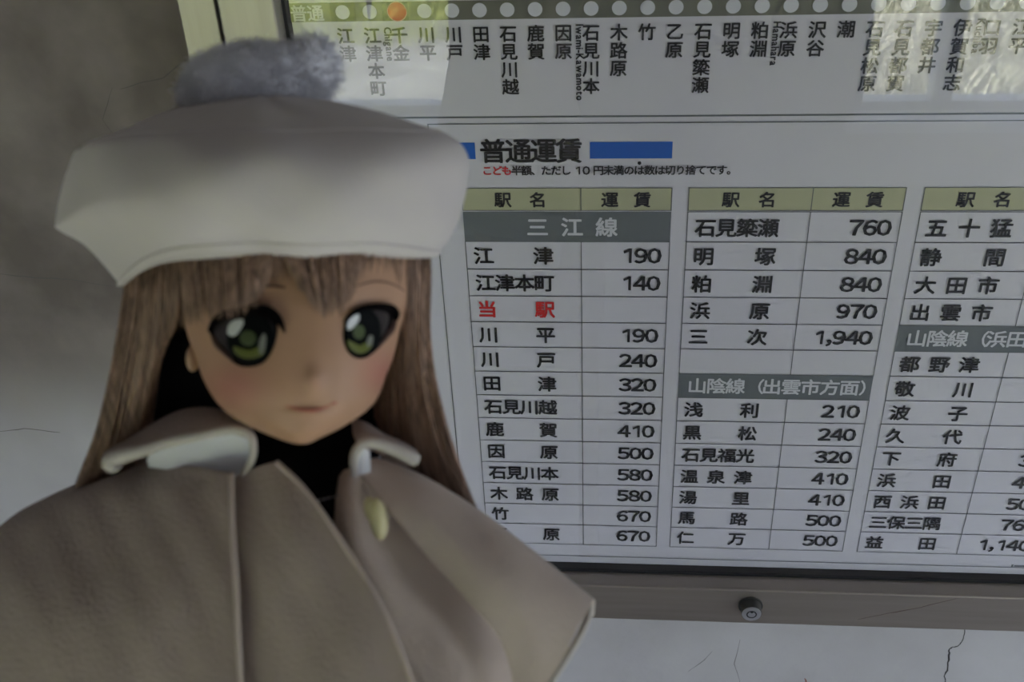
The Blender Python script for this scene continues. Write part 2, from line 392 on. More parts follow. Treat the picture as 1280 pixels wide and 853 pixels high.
def vline(b, u, v0, v1, w=LW*1.15, Y=-.0010):
    b.add([(bx(u)-w/2, Y, bz(v0)), (bx(u)+w/2, Y, bz(v0)), (bx(u)+w/2, Y, bz(v1)), (bx(u)-w/2, Y, bz(v1))], [(0, 1, 2, 3)])

# ---- upper sheet: the line's stations
route = thing('route_sheet', 'upper white paper sheet with a grey band of station dots and upright station names', 'notice', (.25, 0, bz(-4.15)))
box('paper', M_paper2, route, XL+.0025, XR-.0025, -.0006, .001, bz(-4.15), ZT-.003)
b = MB(); b.box(XL+.0025, XR-.0025, -.0009, 0, bz(-4.10), bz(-4.15)); pr('sheet_edge', M_line, route, b)
b = MB(); rect(b, -5.55, 30.2, -7.53, -7.0); pr('line_band', M_band2, route, b)
b = MB(); rect(b, -4.1, -3.22, -7.53, -7.0, -.0010); pr('dark_square', M_sq, route, b)
b = MB(); rect(b, -2.28, -1.38, -7.53, -7.0, -.0010); pr('dark_square', M_sq, route, b)
b = MB()
for i, ch in enumerate('普通'): cjk(b, ch, bx(-5.22)+i*.0118, bz(-7.24), .0115, .02)
pr('line_name', M_white, route, b)
ST = ['江津', '江津本町', '千金', '川平', '川戸', '田津', '石見川越', '鹿賀', '因原', '石見川本', '木路原', '竹', '乙原', '石見簗瀬', '明塚', '粕淵', '浜原', '沢谷', '潮', '石見松原', '石見都賀', '宇都井', '伊賀和志', '口羽', '江平']
RM = {2: 'Chigane', 9: 'Iwami-Kawamoto', 16: 'Hamahara', 23: 'Kuchiba'}
for i, s in enumerate(ST):
    u = -3.67+.9513*i
    b = MB(); n = 28; red = i == 2; r = .0064 if red else .0050
    yy = -.0013
    b.add([(bx(u)+math.cos(2*math.pi*k/n)*r, yy, bz(-7.265)+math.sin(2*math.pi*k/n)*r) for k in range(n)], [tuple(range(n))])
    o = pr('station_dot', M_red if red else M_white, route, b)
    if red:
        o['label'] = 'large red dot marking this station'
        b = MB(); vs = [(bx(u)+math.cos(2*math.pi*k/n)*q, yy-.0002, bz(-7.265)+math.sin(2*math.pi*k/n)*q) for q in (r, r*1.09) for k in range(n)]
        b.add(vs, [(k, (k+1) % n, n+(k+1) % n, n+k) for k in range(n)]); pr('dot_ring', mat('pink_ring_ink', (.7, .35, .3), .6), route, b)
    b = MB()
    for k, ch in enumerate(s): cjk(b, ch, bx(u), bz(-6.58+.515*k), .0118, .022)
    pr('station_name', M_ink, route, b)
    if i in RM:
        b = MB(); h = .0050; zz = bz(-6.83); xx = bx(u)-.0092-.0012
        roman(b, RM[i], xx, zz, h, .03, .95)
        pr('romanised_name', M_ink, route, b)

# ---- lower sheet: the fares
fare = thing('fare_sheet', 'large white paper fare table below the route sheet with three ruled columns', 'notice', (.25, 0, bz(13.95)))
box('paper', M_paper, fare, XL+.0025, XR-.0025, -.0004, .001, ZB+.0025, bz(-4.16))
b = MB(); hline(b, -1.05, 30, -3.92, .0008); hline(b, -1.05, 30, 13.6, .0007); vline(b, -1.05, -3.92, 13.6, .0008); pr('border_rule', M_line, fare, b)
b = MB(); rect(b, 4.84, 7.83, -3.33, -2.80); pr('blue_bar', M_blue, fare, b)
b = MB(); rect(b, -.75, .62, -3.33, -2.80); pr('blue_bar', M_blue, fare, b)
b = MB()
for i, ch in enumerate('普通運賃'): cjk(b, ch, bx(.82)+.0093+i*.0186, bz(-3.04), .0194, .024)
pr('title', M_ink, fare, b)
b = MB(); cur = bx(.84)
for ch in 'こども': cjk(b, ch, cur+.0037, bz(-2.42), .0078, .026); cur += .0073
pr('subtitle_red', M_red, fare, b)
b = MB(); cur -= .0
for ch in '半額、ただし': cjk(b, ch, cur+.0037, bz(-2.42), .0078, .026); cur += .00735
cur += .002; digits(b, '10', cur, bz(-2.42)-.0031, .0064, .0062, .03, 1.15, 'l'); cur += .0145
for ch in '円未満のは数は切り捨てです。':
    cjk(b, ch, cur+.0037, bz(-2.42), .0078, .026)
    if ch == 'は' and not any(abs(v[2]-bz(-2.63)) < .0008 for v in b.v): cjk(b, '・', cur+.0037, bz(-2.65), .009, .05)
    cur += .0075
pr('subtitle', M_ink, fare, b)

def just(b, s, u0, u1, v, size=.0157, bold=.026):      # spread characters between u0 and u1
    n = len(s)
    h = size/2
    xs = [bx(u0)+h] if n == 1 else [bx(u0)+h+(bx(u1)-bx(u0)-size)*i/(n-1) for i in range(n)]
    for x, ch in zip(xs, s): cjk(b, ch, x, bz(v), size, bold)
def table(ul, um, ur, rows, vtop=-1.04):
    b = MB(); rect(b, ul, ur, -1.84, -1.09); pr('header_cell', M_green, fare, b)
    g = MB()
    for v in (-1.84, -1.09): hline(g, ul, ur, v)
    for u in (ul, um, ur): vline(g, u, -1.84, -1.09)
    w_ = um-ul; b = MB()
    cjk(b, '駅', bx(ul+w_*.345), bz(-1.44), .0127, .026); cjk(b, '名', bx(ul+w_*.64), bz(-1.44), .0127, .026)
    pr('header_text', M_ink, fare, b); w2 = ur-um; b = MB()
    cjk(b, '運', bx(um+w2*.32), bz(-1.44), .0127, .026); cjk(b, '賃', bx(um+w2*.68), bz(-1.44), .0127, .026)
    pr('header_text', M_ink, fare, b)
    for i, r in enumerate(rows):
        v = -1+i; v0 = vtop if i == 0 else v
        if r[0] == 'band':
            b = MB(); rect(b, ul-.01, ur+.01, v0, v+1); pr('line_band', M_band, fare, b)
            b = MB(); s = r[1]
            if len(s) == 3:
                for k, ch in enumerate(s): cjk(b, ch, bx(ul+w_*.63+k*1.32), bz(v+.5), .0165, .025)
            else:
                x = bx(ul+.42)+.007
                for ch in s:
                    if ch in '（）':
                        cjk(b, ch, x+(.0 if ch == '（' else -.0), bz(v+.5), .0150, .02); x += .0140
                    else: cjk(b, ch, x, bz(v+.5), .0158, .022); x += .0157
            pr('line_title', M_white, fare, b); continue
        hline(g, ul, ur, v0) ; hline(g, ul, ur, v+1)
        for u in (ul, um, ur): vline(g, u, v0, v+1)
        if r[0]:
            b = MB(); o_ = .30
            if r[0] == '竹': just(b, r[0], ul+o_, ul+3.4, v+.52)
            else: just(b, r[0], ul+o_, ul+3.42, v+.52)
            pr('station_name', M_red if r[0] == '当駅' else M_ink, fare, b)
        if r[1]:
            b = MB(); digits(b, r[1], bx(ur-.30), bz(v+.5)-.0062, .0129, .0103, .028, 1.1)
            pr('fare', M_ink, fare, b)
    pr('table_rules', M_line, fare, g)
table(0, 4.5, 7.88, [('band', '三江線'), ('江津', '190'), ('江津本町', '140'), ('当駅', ''), ('川平', '190'), ('川戸', '240'), ('田津', '320'), ('石見川越', '320'), ('鹿賀', '410'), ('因原', '500'), ('石見川本', '580'), ('木路原', '580'), ('竹', '670'), ('乙原', '670')])
table(8.51, 13.03, 16.355, [('石見簗瀬', '760'), ('明塚', '840'), ('粕淵', '840'), ('浜原', '970'), ('三次', '1,940'), ('', ''), ('band', '山陰線（出雲市方面）'), ('浅利', '210'), ('黒松', '240'), ('石見福光', '320'), ('温泉津', '410'), ('湯里', '410'), ('馬路', '500'), ('仁万', '500')])
table(17.01, 21.43, 24.85, [('五十猛', ''), ('静間', ''), ('大田市', ''), ('出雲市', ''), ('band', '山陰線（浜田方面）'), ('都野津', ''), ('敬川', ''), ('波子', ''), ('久代', '240'), ('下府', '320'), ('浜田', '410'), ('西浜田', '500'), ('三保三隅', '760'), ('益田', '1,140')])
b = MB(); rect(b, 23.97, 24.06, 13.45, 13.58); rect(b, 24.1, 24.55, 13.48, 13.56); pr('imprint', M_line, fare, b)

# ------------------------------------------------------------ the doll
chest = L(365, 690, 2.0)
FOOT = np.array([chest[0], chest[1]-.005, 1.045])
doll = thing('doll', 'long-haired green-eyed doll in cream pompom hat and beige cape before the notice board', 'doll', tuple(FOOT))
S = 0.000285
# head: closed rings (py, xl, xr, edge depth, front bulge, back bulge)
HR = [(215, 250, 485, .5, 2.0, 2.5), (250, 225, 508, .2, 3.0, 4.0), (300, 218, 514, 0, 3.6, 4.8), (345, 222, 513, 0, 3.9, 5.0), (380, 227, 509, 0, 4.0, 5.0), (404, 230, 502, 0, 4.05, 4.8),
      (430, 238, 496, -.05, 4.05, 4.4), (452, 246, 490, -.1, 4.0, 3.9), (471, 252.5, 482, -.2, 3.9, 3.4), (490, 262, 475.5, -.35, 3.7, 2.8), (506, 273, 466, -.6, 3.35, 2.2),
      (521, 290, 449, -.9, 2.95, 1.6), (536, 317, 425, -1.35, 2.3, 1.0), (547, 344, 402, -1.8, 1.55, .5), (553, 361, 390, -2.1, 1.0, .25), (555.5, 372, 382, -2.3, .5, .1)]
HA = catmull(HR, 6)
def hrow(y):
    y = min(max(y, HA[0, 0]), HA[-1, 0]); return [np.interp(y, HA[:, 0], HA[:, k]) for k in range(1, 6)]
def gs(x, y, cx, cy, sx, sy): return math.exp(-((x-cx)/sx)**2-((y-cy)/sy)**2)
def feat(x, y):
    d = -.20*gs(x, y, 394, 474, 11, 14)-.05*gs(x, y, 392, 452, 10, 24)
    d += .16*gs(x, y, 310, 422, 38, 30)+.16*gs(x, y, 460, 414, 32, 30)
    d += .07*gs(x, y, 390, 510, 30, 3.5)-.06*gs(x, y, 390, 518, 20, 6)-.10*gs(x, y, 381, 540, 24, 12)
    d -= .10*gs(x, y, 290, 482, 30, 26)+.08*gs(x, y, 465, 470, 22, 24)
    return d
def fd(x, y):
    xl, xr, e, bf, bb = hrow(y); cx = (xl+xr)/2; hw = (xr-xl)/2
    t = max(-1, min(1, (x-cx)/hw)); return e-bf*math.sqrt(max(0, 1-abs(t)**2.3))+feat(x, y)*min(1, 3*(1-abs(t)))
vs, fs, cols = [], [], []
NF, NB = 72, 24
ys = np.concatenate([np.linspace(215, 500, 96), np.linspace(503, 553, 28), [555.4]])
SK = np.array([.48, .285, .175]); BL = np.array([.46, .19, .14])
for y in ys:
    xl, xr, e, bf, bb = hrow(y); cx = (xl+xr)/2; hw = (xr-xl)/2
    for j in range(NF+1):
        ph = -math.pi/2+math.pi*j/NF; x = cx+hw*math.sin(ph); vs.append(L(x, y, fd(x, y) if 0 < j < NF else e))
        k = min(1, .85*gs(x, y, 292, 484, 38, 26)+.85*gs(x, y, 478, 466, 26, 26)+.25*gs(x, y, 394, 480, 8, 6)); cols.append(SK*(1-k)+BL*k)
    for j in range(1, NB):
        ph = math.pi/2+math.pi*j/NB; x = cx+hw*math.sin(ph); vs.append(L(x, y, e+bb*abs(math.cos(ph)))); cols.append(SK)
W = NF+NB
for i in range(len(ys)-1):
    for j in range(W): fs.append((i*W+j, i*W+(j+1) % W, (i+1)*W+(j+1) % W, (i+1)*W+j))
fs.append(tuple(range(W))); fs.append(tuple((len(ys)-1)*W+j for j in range(W-1, -1, -1)))
head = link('head', vs, fs, M_face, doll, True)
ca = head.data.color_attributes.new('paint', 'FLOAT_COLOR', 'POINT')
for i, c in enumerate(cols): ca.data[i].color = (*c, 1)
head['label'] = 'smooth vinyl head with blushed cheeks and a small smile'
# ear
b = MB(); c = L(241, 448, .9); ax = CAM_M[:, 0]; ay = CAM_M[:, 1]; az = CAM_M[:, 2]
b.ball(c, (ax*.0024, az*.004, ay*.0050)); b.build('ear', M_skinp, head, True)

def closed(P, k=6):
    P = np.array(P, float); n = len(P); out = []
    for i in range(n):
        p0, p1, p2, p3 = P[i-1], P[i], P[(i+1) % n], P[(i+2) % n]
        for j in range(k):
            t = j/k; out.append(.5*((2*p1)+(-p0+p2)*t+(2*p0-5*p1+4*p2-p3)*t*t+(-p0+3*p1-3*p2+p3)*t**3))
    return np.array(out)
def patch(name, P, off, m, parent, dome=0., rings=6, smooth=True):   # a thin plate following the face
    C = closed(P); c = C.mean(0); vs = []; fs = []; n = len(C)
    vs.append(L(c[0], c[1], fd(*c)-off-dome))
    for r in range(1, rings+1):
        for p in C:
            q = c+(p-c)*r/rings; vs.append(L(q[0], q[1], fd(*q)-off-dome*(1-(r/rings)**2)))
    for p in C: q = c+(p-c)*1.01; vs.append(L(q[0], q[1], fd(*q)+.04))
    for j in range(n): fs.append((0, 1+j, 1+(j+1) % n))
    for r in range(rings):
        a = 1+r*n
        for j in range(n): fs.append((a+j, a+n+j, a+n+(j+1) % n, a+(j+1) % n))
    return link(name, vs, fs, m, parent, smooth)
def ell(cx, cy, rx, ry, tilt=0, n=10, y0=-9, y1=9):
    out = []
    for i in range(n):
        a = 2*math.pi*i/n; x = rx*math.cos(a); y = ry*math.sin(a)
        y = min(max(y, y0), y1) if y0 > -9 or y1 < 9 else y
        t = math.radians(tilt); out.append((cx+x*math.cos(t)-y*math.sin(t), cy+x*math.sin(t)+y*math.cos(t)))
    return out
def stroke(b, P, w, off, k=6, raise_=.05):        # painted or applied line on the face, tapering
    C = catmull(P, k); n = len(C); pts = [L(x, y, fd(x, y)-off) for x, y in C]
    wd = [(w if not hasattr(w, '__len__') else np.interp(i/(n-1), np.linspace(0, 1, len(w)), w))*S/2 for i in range(n)]
    b.tube(pts, wd, 6, flat=.3)
# eyes: rim > white, iris ...
def eye(outl, inner, iris, label, parts):
    rim = patch('eye', outl, .02, M_lash, head); rim['label'] = label
    return rim
E1 = [(262, 415), (269, 404), (279, 396), (296, 392), (311, 390), (322, 389), (334, 391), (343, 399), (347, 410), (345, 424), (341, 437), (334, 449), (325, 456), (312, 459), (299, 457.5), (290, 452), (281, 443), (271, 433)]
E2 = [(430, 408), (434, 398), (440, 391), (450, 385.5), (463, 383), (476, 383), (488, 386), (493, 393), (493, 404), (489.5, 413), (483, 423), (475.5, 433), (466, 442), (457, 447.5), (446, 448), (437, 442.5), (431.5, 433), (429, 421)]
def shrink(P, k, dx=0, dy=0):
    P = np.array(P, float); c = P.mean(0); return c+(P-c)*k+np.array([dx, dy])
def mk_eye(name, rimP, whiteP, parts, lab):
    rim = patch('eye', rimP, .03, M_lash, doll); rim['label'] = lab
    patch('eye_white_shaded', whiteP, .05, M_eyew, rim)
    for nm, P, off, m, dome in parts: patch(nm, P, off, m, rim, dome)
    return rim
e1 = mk_eye('l', E1, [(268, 415), (276, 403), (290, 397), (312, 394), (332, 396), (341, 406), (343, 421), (338, 436), (330, 446), (312, 451), (297, 449), (284, 439), (274, 428)],
       [('iris', ell(313, 423, 30, 32), .08, M_iris, .05),
        ('iris_green', [(292, 433), (300, 436), (311, 438), (322, 436), (331, 431), (331, 438), (325, 445), (312, 448.5), (300, 446), (293, 440)], .14, M_olive, .0),
        ('pupil', ell(310, 423, 10, 9.5), .15, M_olive2, .0),
        ('glint', [(284, 414), (287, 405), (294, 400), (303, 399.5), (304, 405), (299, 414), (293, 420), (286, 419)], .17, M_glint, .0),
        ('soft_glint', ell(328, 430, 4.2, 13, 10), .16, M_glint2, .0)], 'left eye in the photo, wide and green with a painted white glint')
e2 = mk_eye('r', E2, [(433, 410), (437, 400), (444, 393), (456, 389), (470, 388), (483, 391), (486, 398), (484, 408), (478, 420), (470, 431), (461, 439), (451, 442), (441, 439), (435, 430), (432, 420)],
       [('iris', ell(454, 414, 23, 29), .08, M_iris, .05),
        ('iris_green', [(435, 425), (441, 430), (449, 432), (458, 430), (465, 425), (465, 432), (458, 440), (449, 442), (440, 438), (435, 431)], .14, M_olive, .0),
        ('pupil', ell(448.5, 415, 7.5, 9), .15, M_olive2, .0),
        ('glint', [(433.5, 410), (435, 402), (441, 395.5), (448, 392.5), (449.5, 398), (446, 405), (440, 411), (435, 412.5)], .17, M_glint, .0),
        ('soft_glint', ell(462.5, 426, 3.6, 7, 15), .16, M_glint2, .0)], 'right eye in the photo, narrower and green with a painted white glint')
b = MB(); stroke(b, [(261, 415), (268, 404.5), (279, 395.5), (296, 391.5), (311, 388.5), (323, 387), (336, 389), (346, 396.5), (352, 406), (356, 416)], [4, 10, 13, 14, 15, 15, 14, 12, 8, 3], .16)
b.build('upper_lash', M_lash, e1, True)
b = MB(); stroke(b, [(318, 390), (328, 393), (338, 397), (344, 404)], [6, 13, 10, 3], .13); b.build('upper_lash', M_lash, e1, True)
b = MB(); stroke(b, [(265, 420), (271, 432), (282, 443), (291, 451)], [5, 9, 8, 5], .08); b.build('lower_lash', M_lash2, e1, True)
b = MB(); stroke(b, [(430, 404), (438, 393), (450, 386), (463, 383.3), (476, 383), (488, 385), (494, 392), (494, 402)], [3, 5, 7, 9, 12, 14, 12, 5], .15); b.build('upper_lash', M_lash, e2, True)
b = MB(); stroke(b, [(493, 400), (489, 412), (482, 423), (474, 433)], [8, 9, 7, 4], .1); b.build('lower_lash', M_lash2, e2, True)
b = MB(); stroke(b, [(446, 357.5), (458, 354), (472, 352), (486, 354), (497, 358.5), (507, 365)], [1.2, 2.4, 3, 3, 2.6, 1.4], .015); b.build('eyebrow', M_brow, head, True)
b = MB(); stroke(b, [(322, 359.5), (332, 358.5), (345, 358.5), (357, 360)], [1.5, 3, 3, 2], .015); b.build('eyebrow', M_brow, head, True)
b = MB(); stroke(b, [(357, 507.5), (368, 511), (380, 513.3), (392, 513.8), (403, 511), (413, 507)], [1.5, 3.5, 6, 6, 3.5, 1.5], .015); stroke(b, [(414, 505), (420.5, 504)], [3, 4.5], .015)
b.build('mouth', M_lip, head, True)

# hair: many fine strands laid between guide curves, over a darker underlayer
def guide(P, k=8): return catmull(P, k)
def hair(name, curves, n, m=M_hair, wpx=2.6, jit=1.0, under=True, label=None, seedv=1, djit=.25, flyaway=0):
    rnd = random.Random(seedv)
    G = [guide(c) for c in curves]; K = len(G[0])
    G = np.array(G)                               # curves x K x 3
    b = MB()
    for s in range(n):
        t = (s+rnd.random())/n*(len(G)-1); i = min(int(t), len(G)-2); fr = t-i
        P = G[i]*(1-fr)+G[i+1]*fr
        a = rnd.uniform(-1, 1)*jit; ph = rnd.random()*6.28; dj = rnd.uniform(-1, .4)*djit; end = K-rnd.randint(0, 3)
        pts = []
        for k in range(0, end):
            q = k/(K-1); x, y, d = P[k]
            pts.append(L(x+a*math.sin(q*4+ph)*2.0, y, d+dj+.06*math.sin(q*7+ph)))
        e_ = len(pts); wd = [wpx*S*.5*(1 if k < e_*.7 else max(.12, 1-(k-e_*.7)/(e_*.3)))*rnd.uniform(.8, 1.2) for k in range(e_)]
        b.tube(pts, wd, 4, flat=.45)
    for s in range(flyaway):
        t = rnd.random()*(len(G)-1); i = min(int(t), len(G)-2); fr = t-i
        P = G[i]*(1-fr)+G[i+1]*fr; a = rnd.uniform(-1, 1)*7; ph = rnd.random()*6
        b.tube([L(P[k][0]+a*(k/K)**1.5*math.sin(ph), P[k][1], P[k][2]-.4) for k in range(K)], [wpx*S*.18]*K, 3)
    o = b.build(name, m, doll, True)
    if label: o['label'] = label
    if under:
        R, Cc = len(G), K; kk = catmull(G, 4) if R > 2 else np.array([G[0]*(1-t)+G[1]*t for t in np.linspace(0, 1, 6)])
        R = len(kk); vs = [L(p[0], p[1], p[2]+.30) for row in kk for p in row]
        fs = [(i*Cc+j, i*Cc+j+1, (i+1)*Cc+j+1, (i+1)*Cc+j) for i in range(R-1) for j in range(Cc-1)]
        u = link('hair_underlayer', vs, fs, M_hairb, o, True); sd = u.modifiers.new('t', 'SOLIDIFY'); sd.thickness = .001
    return o
hair('side_hair', [[(156, 330, .3), (155, 365, .4), (147, 420, .6), (135, 480, .9), (118, 545, 1.6), (94, 610, 3.4), (75, 670, 5.6)],
                   [(178, 325, -.4), (176, 375, -.2), (170, 425, .2), (160, 480, .8), (148, 545, 2.0), (128, 610, 4.2), (110, 670, 6)],
                   [(202, 320, -1.0), (200, 370, -.8), (196, 420, -.1), (185, 475, .8), (174, 545, 2.4), (160, 610, 4.6), (145, 670, 6)],
                   [(226, 318, -1.6), (226, 365, -1.4), (220, 405, -.5), (200, 455, 1.0), (190, 530, 2.8), (190, 610, 5.0), (180, 670, 6)]], 150, seedv=2,
     label='long brown hair falling on the left side', flyaway=6)
hair('side_hair', [[(535, 295, .2), (537, 345, .2), (537, 410, .3), (544, 470, .5), (560, 535, .6), (580, 595, 1.6), (604, 655, 3.4)],
                   [(520, 295, -.4), (522, 345, -.3), (521, 410, .1), (524, 470, .5), (536, 535, .9), (556, 595, 2.2), (582, 655, 4.0)],
                   [(505, 300, -1.0), (507, 345, -.8), (503, 400, .1), (496, 460, .9), (500, 530, 1.6), (520, 590, 3.0), (550, 655, 4.6)],
                   [(497, 330, .4), (500, 360, .6), (492, 420, 1.3), (472, 480, 2.0), (466, 535, 2.6), (486, 590, 3.8), (520, 655, 5)]], 150, seedv=3,
     label='long brown hair falling on the right side', flyaway=5)
_bh = cloth('back_hair', [[(168, 318, 1.5), (225, 318, 4.6), (365, 318, 6.0), (495, 318, 4.6), (532, 318, 1.5)],
                     [(170, 380, 1.8), (225, 380, 4.4), (365, 380, 6.0), (495, 380, 4.4), (532, 380, 1.8)],
                     [(165, 440, 2.4), (230, 440, 4.4), (365, 440, 6.0), (495, 440, 4.4), (532, 440, 2.0)],
                     [(165, 540, 3.6), (235, 540, 5.0), (365, 540, 6.2), (495, 540, 5.0), (545, 540, 2.8)]], M_hairb, doll, k=5)
def bangs(tops, tips, n, seedv, wpx=2.6, jit=.6, lab=None):
    rnd = random.Random(seedv); b = MB()
    for s in range(n):
        t = rnd.random(); x0 = tops[0]+(tops[1]-tops[0])*t
        q = t*(len(tips)-1); i = min(int(q), len(tips)-2); fr = q-i
        x1 = tips[i][0]*(1-fr)+tips[i+1][0]*fr+rnd.uniform(-4, 4); y1 = tips[i][1]*(1-fr)+tips[i+1][1]*fr+rnd.uniform(-6, 12)
        lay = rnd.uniform(.12, .5); pts = []
        for k in range(9):
            u = k/8; x = x0+(x1-x0)*(u**1.2); y = 296+(y1-296)*u
            pts.append(L(x, y, fd(x, y)-lay-.25*math.sin(u*math.pi)+.05))
        b.tube(pts, [wpx*S*.5*(1 if k < 5 else max(.1, 1-(k-4.5)/4)) for k in range(9)], 4, flat=.45)
    o = b.build('bangs', M_hair, doll, True)
    if lab: o['label'] = lab
bangs((205, 345), [(218, 400), (238, 398), (258, 392), (280, 388), (300, 386), (318, 374), (330, 354)], 330, 11, 3.0)
bangs((330, 375), [(330, 350), (345, 346), (358, 350), (372, 362)], 26, 12, 2.0)
bangs((345, 455), [(376, 350), (386, 372), (398, 384), (407, 389), (418, 389), (430, 382), (440, 368), (448, 347)], 230, 13, 3.0)
bangs((450, 520), [(449, 340), (462, 330), (485, 335), (500, 350), (513, 372)], 46, 14, 2.0)

# hat: felt toque of rings  (xl,yl,xr,yr,y front,y back,front depth,back depth)
T = [(164, 350, 540, 322, 322, 300, 4.3, 4.3), (156, 357, 546, 321, 316, 300, 4.7, 4.6), (150, 358, 549, 318, 309, 300, 4.9, 4.9), (146, 352, 551, 313, 303, 295, 5.1, 5.1), (125, 327, 561, 300, 296, 290, 5.3, 5.4), (103, 305, 572, 278, 278, 270, 5.7, 5.8),
     (73, 288, 580, 252, 252, 250, 6.0, 6.2), (69, 278, 585, 228, 228, 235, 6.1, 6.3), (76, 240, 587, 205, 205, 215, 6.0, 6.3), (86, 208, 581, 186, 186, 195, 5.7, 6.1), (93, 191, 568, 172, 172, 178, 5.3, 5.8),
     (101, 186, 552, 164, 164, 168, 4.9, 5.4), (125, 176, 528, 157, 158, 155, 4.4, 4.9), (165, 160, 490, 144, 147, 140, 3.6, 4.0), (205, 144, 450, 133, 136, 128, 2.6, 3.0), (245, 134, 410, 125, 128, 120, 1.6, 2.0), (300, 122, 360, 119, 120, 118, .6, .8)]
TA = catmull(T, 5); vs = []; fs = []; N = 128
for r in TA:
    xl, yl, xr, yr, yf, yb, df, db = r; cx = (xl+xr)/2; hw = (xr-xl)/2
    for j in range(N):
        ph = 2*math.pi*j/N-math.pi/2; s_ = math.sin(ph); c_ = math.cos(ph)
        x = cx+hw*s_; ye = yl if s_ < 0 else yr
        ym = yf if c_ >= 0 else yb
        y = ym+(ye-ym)*abs(s_)**5
        wob = .10*math.sin(s_*7+y*.03)+.06*math.sin(s_*13-y*.05)
        d = .1-(df if c_ >= 0 else -db)*abs(c_)**.9
        vs.append(L(x, y+1.2*math.sin(s_*9), d+wob))
for i in range(len(TA)-1):
    for j in range(N): fs.append((i*N+j, i*N+(j+1) % N, (i+1)*N+(j+1) % N, (i+1)*N+j))
fs.append(tuple((len(TA)-1)*N+j for j in range(N)))
hat = link('hat', vs, fs, M_hat, doll, True); sd = hat.modifiers.new('t', 'SOLIDIFY'); sd.thickness = .0015; sd.offset = -1
hat['label'] = 'cream felt beret-shaped hat with a deep turned side and fluffy pompom'
# seam round the crown
b = MB(); b.tube([vs[56*N+j]+np.array([0, 0, .0]) for j in range(0, N)]+[vs[56*N]], .0006, 6, cap=False); b.build('crown_seam', M_hat, hat, True)
# hem stitches along the rim
b = MB(); rr = 13
b.tube([vs[rr*N+j] for j in range(0, N)]+[vs[rr*N]], .0008, 6, cap=False); b.build('rim_hem', M_hat, hat, True)
# pompom: lumpy ball covered in short fibres
rnd = random.Random(5); b = MB(); vs = []; fs = []
lobes = [(322, 104, 0, 88, 44, 2.0), (300, 108, 0, 64, 42, 2.0), (262, 118, .3, 36, 30, 1.3), (350, 98, -.1, 46, 38, 1.7), (388, 88, .1, 33, 40, 1.4), (400, 76, .2, 20, 26, .9), (330, 92, 0, 50, 36, 1.7), (245, 116, .4, 18, 18, .8)]
for (x, y, d, rx, ry, dz) in lobes:
    c = L(x, y, 1.2+d); b.ball(c, (ax*rx*S, az*dz/100, ay*ry*S), 20, 12)
pom = b.build('pompom', M_pom, hat, True); pom['label'] = 'greyish white fluffy pompom'
b = MB()
for (x, y, d, rx, ry, dz) in lobes:
    c = L(x, y, 1.2+d)
    for k in range(int(1500*rx*ry/2500)):
        v = np.array([rnd.gauss(0, 1) for _ in range(3)]); v /= np.linalg.norm(v)
        if v[2] < -.75: continue
        p = c+ax*v[0]*rx*S+az*v[1]*dz/100+ay*v[2]*ry*S; dirn = ax*v[0]+az*v[1]+ay*v[2]+np.array([rnd.gauss(0, .4) for _ in range(3)]); dirn /= np.linalg.norm(dirn)
        ln = rnd.uniform(.0015, .0048); b.tube([p-dirn*.001, p+dirn*ln*.6, p+dirn*ln+np.array([0, 0, -.0005])], [.0003, .0002, .00006], 3, cap=False)
fz = b.build('pompom_fibres', M_pom, pom); fz['kind'] = 'stuff'

# black high-neck top
b = MB(); vs = []; fs = []; NN = 40
BR = [(400, 255, 460, 2.6, .6), (430, 208, 470, 2.8, .8), (500, 196, 482, 2.8, 1.0), (545, 190, 476, 2.4, 1.4), (590, 200, 474, 1.8, 1.7), (650, 215, 480, 1.2, 2.0), (720, 230, 500, .6, 2.3), (820, 240, 520, .2, 2.4), (900, 240, 530, .2, 2.4)]
BA = catmull(BR, 4)
for y, xl, xr, e, bf in BA:
    cx = (xl+xr)/2; hw = (xr-xl)/2
    for j in range(NN):
        ph = 2*math.pi*j/NN; vs.append(L(cx+hw*math.sin(ph), y, e-bf*math.cos(ph)*(1 if math.cos(ph) > 0 else 1.6)))
for i in range(len(BA)-1):
    for j in range(NN): fs.append((i*NN+j, i*NN+(j+1) % NN, (i+1)*NN+(j+1) % NN, (i+1)*NN+j))
fs.append(tuple(range(NN))); fs.append(tuple((len(BA)-1)*NN+j for j in range(NN)))
top = link('high_neck_top', vs, fs, M_black, doll, True); top['label'] = 'black high-necked knit top'
b = MB()
for i in range(6):
    x = 393+i*6.0; y = 627.5-i*1.6
    b.tube([L(x-1.8, y+.4, -.95), L(x+1.8, y-.4, -.95)], [.00025, .0004], 6)
b.build('trim_stitching', M_stitch, top)

